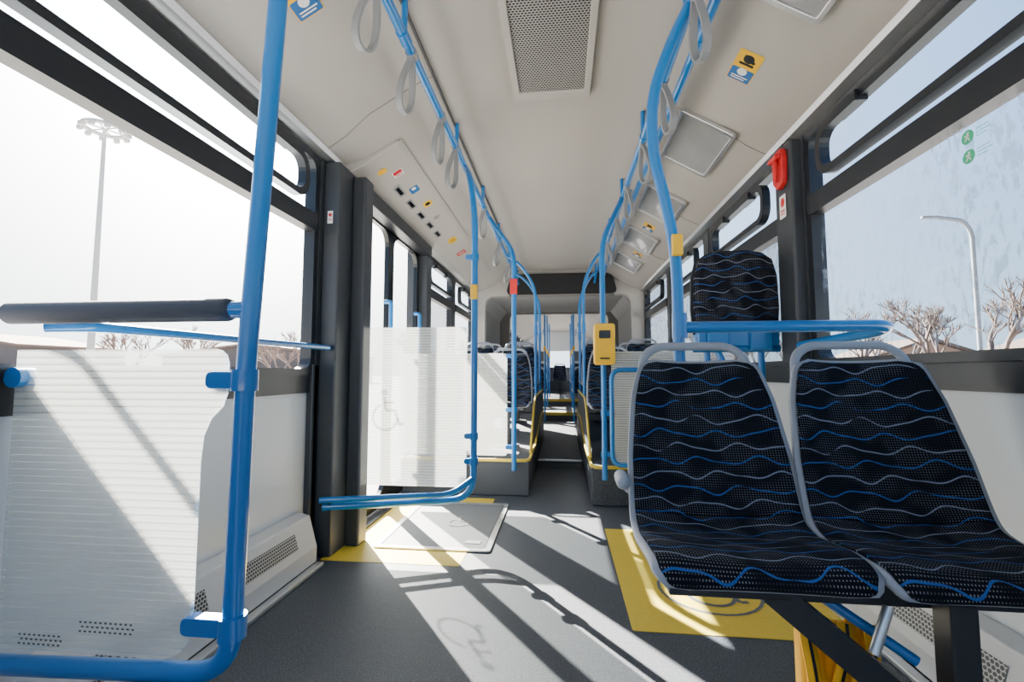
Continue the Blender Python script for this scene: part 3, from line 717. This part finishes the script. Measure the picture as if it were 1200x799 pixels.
# ------------------------------------------------------------ articulation joint
mb=MB(M_ceil); mb.ring('y',rr(XL,XR,0.0,2.27,.05),rr(-1.04,.94,0.002,1.93,.12),6.12,6.24)
trim(mb,'light grey portal frame at the articulated joint',bev=.01)
r=empty('header_panel',(.0,6.1,2.1),'long black curved panel above the articulated joint','display panel')
part(MB(M_blackmatt).prism('y',[(-.66,1.93),(.66,1.93),(.72,1.95),(.73,1.99),(.69,2.14),(.65,2.19),(.59,2.21),(-.59,2.21),(-.65,2.19),(-.69,2.14),(-.73,1.99),(-.72,1.95)],6.04,6.118),'panel',r,bev=.012)
part(MB(M_seam).box(-.70,.70,6.035,6.118,1.905,1.926),'surround',r,label='grey lower lip')
ys=[6.24+i*.055 for i in range(31)]
mb=MB(M_bell,M_ceil)
for i in range(30):
    a,b=ys[i],ys[i+1]; o0=(.0 if i%2==0 else .04); o1=(.04 if i%2==0 else .0)
    S0=[(-1.10+o0,0),(-1.10+o0,1.80-o0),(-.94,1.96-o0),(.84,1.96-o0),(1.00-o0,1.80-o0),(1.00-o0,0)]
    S1=[(-1.10+o1,0),(-1.10+o1,1.80-o1),(-.94,1.96-o1),(.84,1.96-o1),(1.00-o1,1.80-o1),(1.00-o1,0)]
    V=[(x,a,zz) for x,zz in S0]+[(x,b,zz) for x,zz in S1]
    mb.add(V,[(k,k+1,k+7,k+6) for k in range(5)],0)
mb.obj('gangway_bellows',label='grey folded bellows of the articulated joint',cat='bellows',fixn=False)
MB(M_side,M_silver).prism('z',[(-.05+.95*math.cos(a*math.pi/24),7.07+.86*math.sin(a*math.pi/24)) for a in range(48)],-.03,.004,0).obj('turntable_floor',label='round speckled turntable floor plate at the joint',cat='floor plate')
mb=MB(M_seam); mb.ring('y',rr(XL,XR,0.0,2.15,.05),rr(-.90,.80,0.002,1.90,.10),7.88,7.98)
trim(mb,'grey rear portal frame at the joint')
trim(MB(M_yelf).box(-.8,.7,8.485,8.505,.10,.156).box(-.8,.7,8.485,8.56,.15,.156),'yellow step nosing')
trim(MB(M_yelf).box(-.8,.7,10.185,10.205,.25,.306).box(-.8,.7,10.185,10.26,.30,.306),'yellow step nosing')
trim(MB(M_yelf).box(-.44,-.38,6.9,7.85,.004,.012),'yellow floor line at the joint')
trim(MB(M_yelf).box(.28,.34,6.9,7.85,.004,.012),'yellow floor line at the joint')

# ------------------------------------------------------------ small fittings
r=empty('emergency_hammer',(1.03,2.22,1.84),'red emergency hammer holder on the dark pillar','emergency hammer')
part(MB(M_red).prism('x',[(2.17,1.76),(2.22,1.74),(2.26,1.78),(2.265,1.90),(2.24,1.925),(2.18,1.925),(2.165,1.88)],1.018,1.045),'holder',r,bev=.005)
part(MB(M_red).tube([(1.005,2.20,1.77),(1.005,2.20,1.87)],.009).tube([(1.005,2.17,1.885),(1.005,2.245,1.885)],.013),'hammer',r)
def side_sticker(nm,P,sh,mats,lab,side=1):
    U=(0,0,1); R=(0,-1,0) if side>0 else (0,1,0)
    return flat(nm,P,R,U,sh,mats,label=lab,cat='sticker')
side_sticker('hammer_sticker',(1.043,2.22,1.66),[('r',-.03,.03,-.055,.055,0),('e',0,.02,.018,.022,1),('s',[(-.02,-.02),(.02,-.02)],.008,1),('s',[(-.02,-.035),(.02,-.035)],.006,1)],[M_white,M_red],'white and red emergency hammer sticker')
flat('pillar_sticker',(-1.15,2.128,1.66),(1,0,0),(0,0,1),[('r',-.014,.014,-.032,.032,0),('e',0,.012,.009,.009,1),('s',[(-.008,-.012),(.008,-.012)],.005,1)],[M_white,M_red],label='small white sticker on the dark pillar',cat='sticker')
for k,zz in enumerate((1.527,1.472)):
    s=.0195
    side_sticker('emergency_exit_sticker',(1.118,1.34,zz),[('e',0,0,s,s,0),('e',.002,.010,.0037,.0037,1),('s',[(.0,.006),(-.002,-.003),(-.008,-.011)],.004,1),('s',[(-.002,-.003),(.006,-.006),(.006,-.013)],.0034,1),('s',[(-.008,.003),(.0,.005),(.008,.0)],.003,1)],[M_green,M_white],'round green emergency exit window sticker')
    side_sticker('emergency_exit_text',(1.118,1.292,zz),[('s',[(-.022,.010),(.016,.010)],.002,0),('s',[(-.022,.0),(.022,.0)],.002,0),('s',[(-.022,-.010),(.010,-.010)],.002,0)],[M_green],'small green lettering strip on the window')

# ------------------------------------------------------------ exterior
MB(M_ground).box(-120,120,-60,160,-.42,-.38).obj('ground',label='pale asphalt yard outside the bus',cat='ground',kind='structure')
def tree(x,y,H,seed,lab='leafless tree standing beyond the window',bm=None):
    rnd=random.Random(seed); mb=MB(bm or M_bark); rm=.00055*math.hypot(x,y)
    def br(p,d,L,r,dep):
        q=p+d*L*.5+Vector((rnd.uniform(-1,1),rnd.uniform(-1,1),0))*L*.05; e=p+d*L
        sec=[(math.cos(a*2*math.pi/5),math.sin(a*2*math.pi/5)) for a in range(5)]
        mb.sweep([p,q,e],[(a*r,b*r) for a,b in sec],0,True,scales=[1,.85,.68])
        if dep==0: return
        for k in range(3 if dep>1 else 4):
            a=rnd.uniform(0,2*math.pi); tl=rnd.uniform(.3,.75)
            nd=(d+Vector((math.cos(a)*tl,math.sin(a)*tl,rnd.uniform(-.1,.25)))).normalized()
            br(e if k<2 else p+(e-p)*rnd.uniform(.5,.9),nd,L*rnd.uniform(.62,.82),max(r*.64,rm),dep-1)
    br(Vector((x,y,-.4)),Vector((rnd.uniform(-.05,.05),0,1)).normalized(),H*.27,H*.024,5)
    mb.obj('bare_tree',label=lab,cat='tree',group='leafless trees outside')
for i,(x,y,H) in enumerate(((14.0,16.5,5.4),(19.5,13.6,8.6),(23,20,8.6),(13.0,21.5,5.4),(11.0,27,5.4),(29,15,10.4),(10.0,34,6),(30,31,9),(18.5,25,6.6),(8.2,21,4.2),(28,25,8),(37,24,10),(24,34,7),(16,34,6.4))): tree(x,y,H,20+i)
for i,(x,y,H) in enumerate(((-14,40,6.5),(-20,33,5.5),(-26,30,5.4),(-9,46,6),(-23,22,4.4),(-32,18,5.2),(-17,26,4.4))): tree(x,y,H,50+i,bm=M_barkl)
r=empty('street_lamp',(17.9,21.6,-.4),'slender grey street lamp with a curved arm','street lamp')
part(MB(M_conc).tube([(17.9,21.6,-.4),(17.9,21.6,7.0),(17.6,21.6,7.55),(16.4,21.6,7.75)],.085,c=.6,seg=10),'pole',r)
part(MB(M_conc).prism('z',rr(15.9,16.6,21.5,21.7,.08),7.68,7.8),'lamp_head',r,bev=.03)
mx,my=-26.6,23.1
r=empty('floodlight_mast',(mx,my,-.4),'tall haze-paled floodlight mast with a round lamp crown','light mast')
part(MB(M_mast).tube([(mx,my,-.4),(mx,my,15.2)],.20,seg=12,scales=[1,.5]),'mast',r)
mb=MB(M_mast); mb.ring('z',[(mx+1.1*math.cos(k*math.pi/12),my+1.1*math.sin(k*math.pi/12)) for k in range(24)],[(mx+.85*math.cos(k*math.pi/12),my+.85*math.sin(k*math.pi/12)) for k in range(24)],15.1,15.25)
for k in range(3):
    a=k*math.pi/3; mb.tube([(mx-1.0*math.cos(a),my-1.0*math.sin(a),15.18),(mx+1.0*math.cos(a),my+1.0*math.sin(a),15.18)],.05,seg=6)
part(mb,'lamp_crown',r)
for k in range(10):
    a=k*math.pi/5; part(MB(M_mast).box(mx+1.1*math.cos(a)-.14,mx+1.1*math.cos(a)+.14,my+1.1*math.sin(a)-.10,my+1.1*math.sin(a)+.10,14.88,15.12),'floodlight',r,bev=.03)
def house(x,y,w,d,h,rf,name,lab,mw,mr):
    r=empty(name,(x,y,-.4),lab,'building')
    part(MB(mw).prism('y',[(x-w/2,-.4),(x+w/2,-.4),(x+w/2,h),(x,h+rf),(x-w/2,h)],y,y+d),'house_walls',r)
    part(MB(mr).prism('y',[(x-w/2-.4,h-.1),(x,h+rf+.05),(x+w/2+.4,h-.1),(x+w/2+.4,h+.1),(x,h+rf+.3),(x-w/2-.4,h+.1)],y-.3,y+d+.3),'roof',r)
house(28,38,9,6,1.8,1.5,'house','distant house with a brown gabled roof',M_brick,M_bark)
house(44,40,12,6,2.6,1.8,'house','distant brown house with a wide gabled roof',M_brick,M_bark)
house(-34,46,20,10,2.8,1.0,'warehouse','low brown warehouse across the yard',M_hall,M_brick)
house(-58,36,18,10,3.4,1.2,'warehouse','low brown warehouse with shallow roof across the yard',M_hall,M_brick)

# ------------------------------------------------------------ light
w=bpy.data.worlds.new('World'); SC.world=w; w.use_nodes=True; t=w.node_tree; N=NT(t)
bg=t.nodes['Background']; v,x,y,z=N.coord('Generated')
f=N.m('MINIMUM',N.m('MAXIMUM',N.m('MULTIPLY',z,1.8),0.),1.)
az,el=math.radians(37),math.radians(33)
S=Vector((-math.sin(az)*math.cos(el),math.cos(az)*math.cos(el),math.sin(el)))
dt=N.m('ADD',N.m('ADD',N.m('MULTIPLY',x,S.x),N.m('MULTIPLY',y,S.y)),N.m('MULTIPLY',z,S.z))
dh=N.m('MAXIMUM',N.m('MULTIPLY',N.m('ADD',dt,1.),.5),0.)
g=N.m('POWER',dh,5.); g2=N.m('POWER',dh,40.)
c=N.mix(f,(.54,.78,1.0),(.20,.47,1.0)); c=N.mix(N.m('MINIMUM',N.m('MULTIPLY',g,1.25),1.),c,(1.,.99,.97))
t.links.new(c,bg.inputs[0]); t.links.new(N.m('ADD',N.m('ADD',1.6,N.m('MULTIPLY',g,4.0)),N.m('MULTIPLY',g2,26.)),bg.inputs[1])
sl=bpy.data.lights.new('sun','SUN'); sl.energy=130; sl.angle=math.radians(.5); sl.color=(1,.93,.84)
so=bpy.data.objects.new('sun',sl); COL.objects.link(so); so.rotation_euler=(-S).to_track_quat('-Z','Y').to_euler(); so.location=(-8,9,8)

cam=bpy.data.cameras.new('camera'); cam.lens=16; cam.sensor_width=36; cam.clip_start=.02; cam.clip_end=400
co=bpy.data.objects.new('camera',cam); COL.objects.link(co); co.location=(0,0,.88)
co.rotation_euler=(math.radians(94.0),0,math.radians(6.2)); SC.camera=co
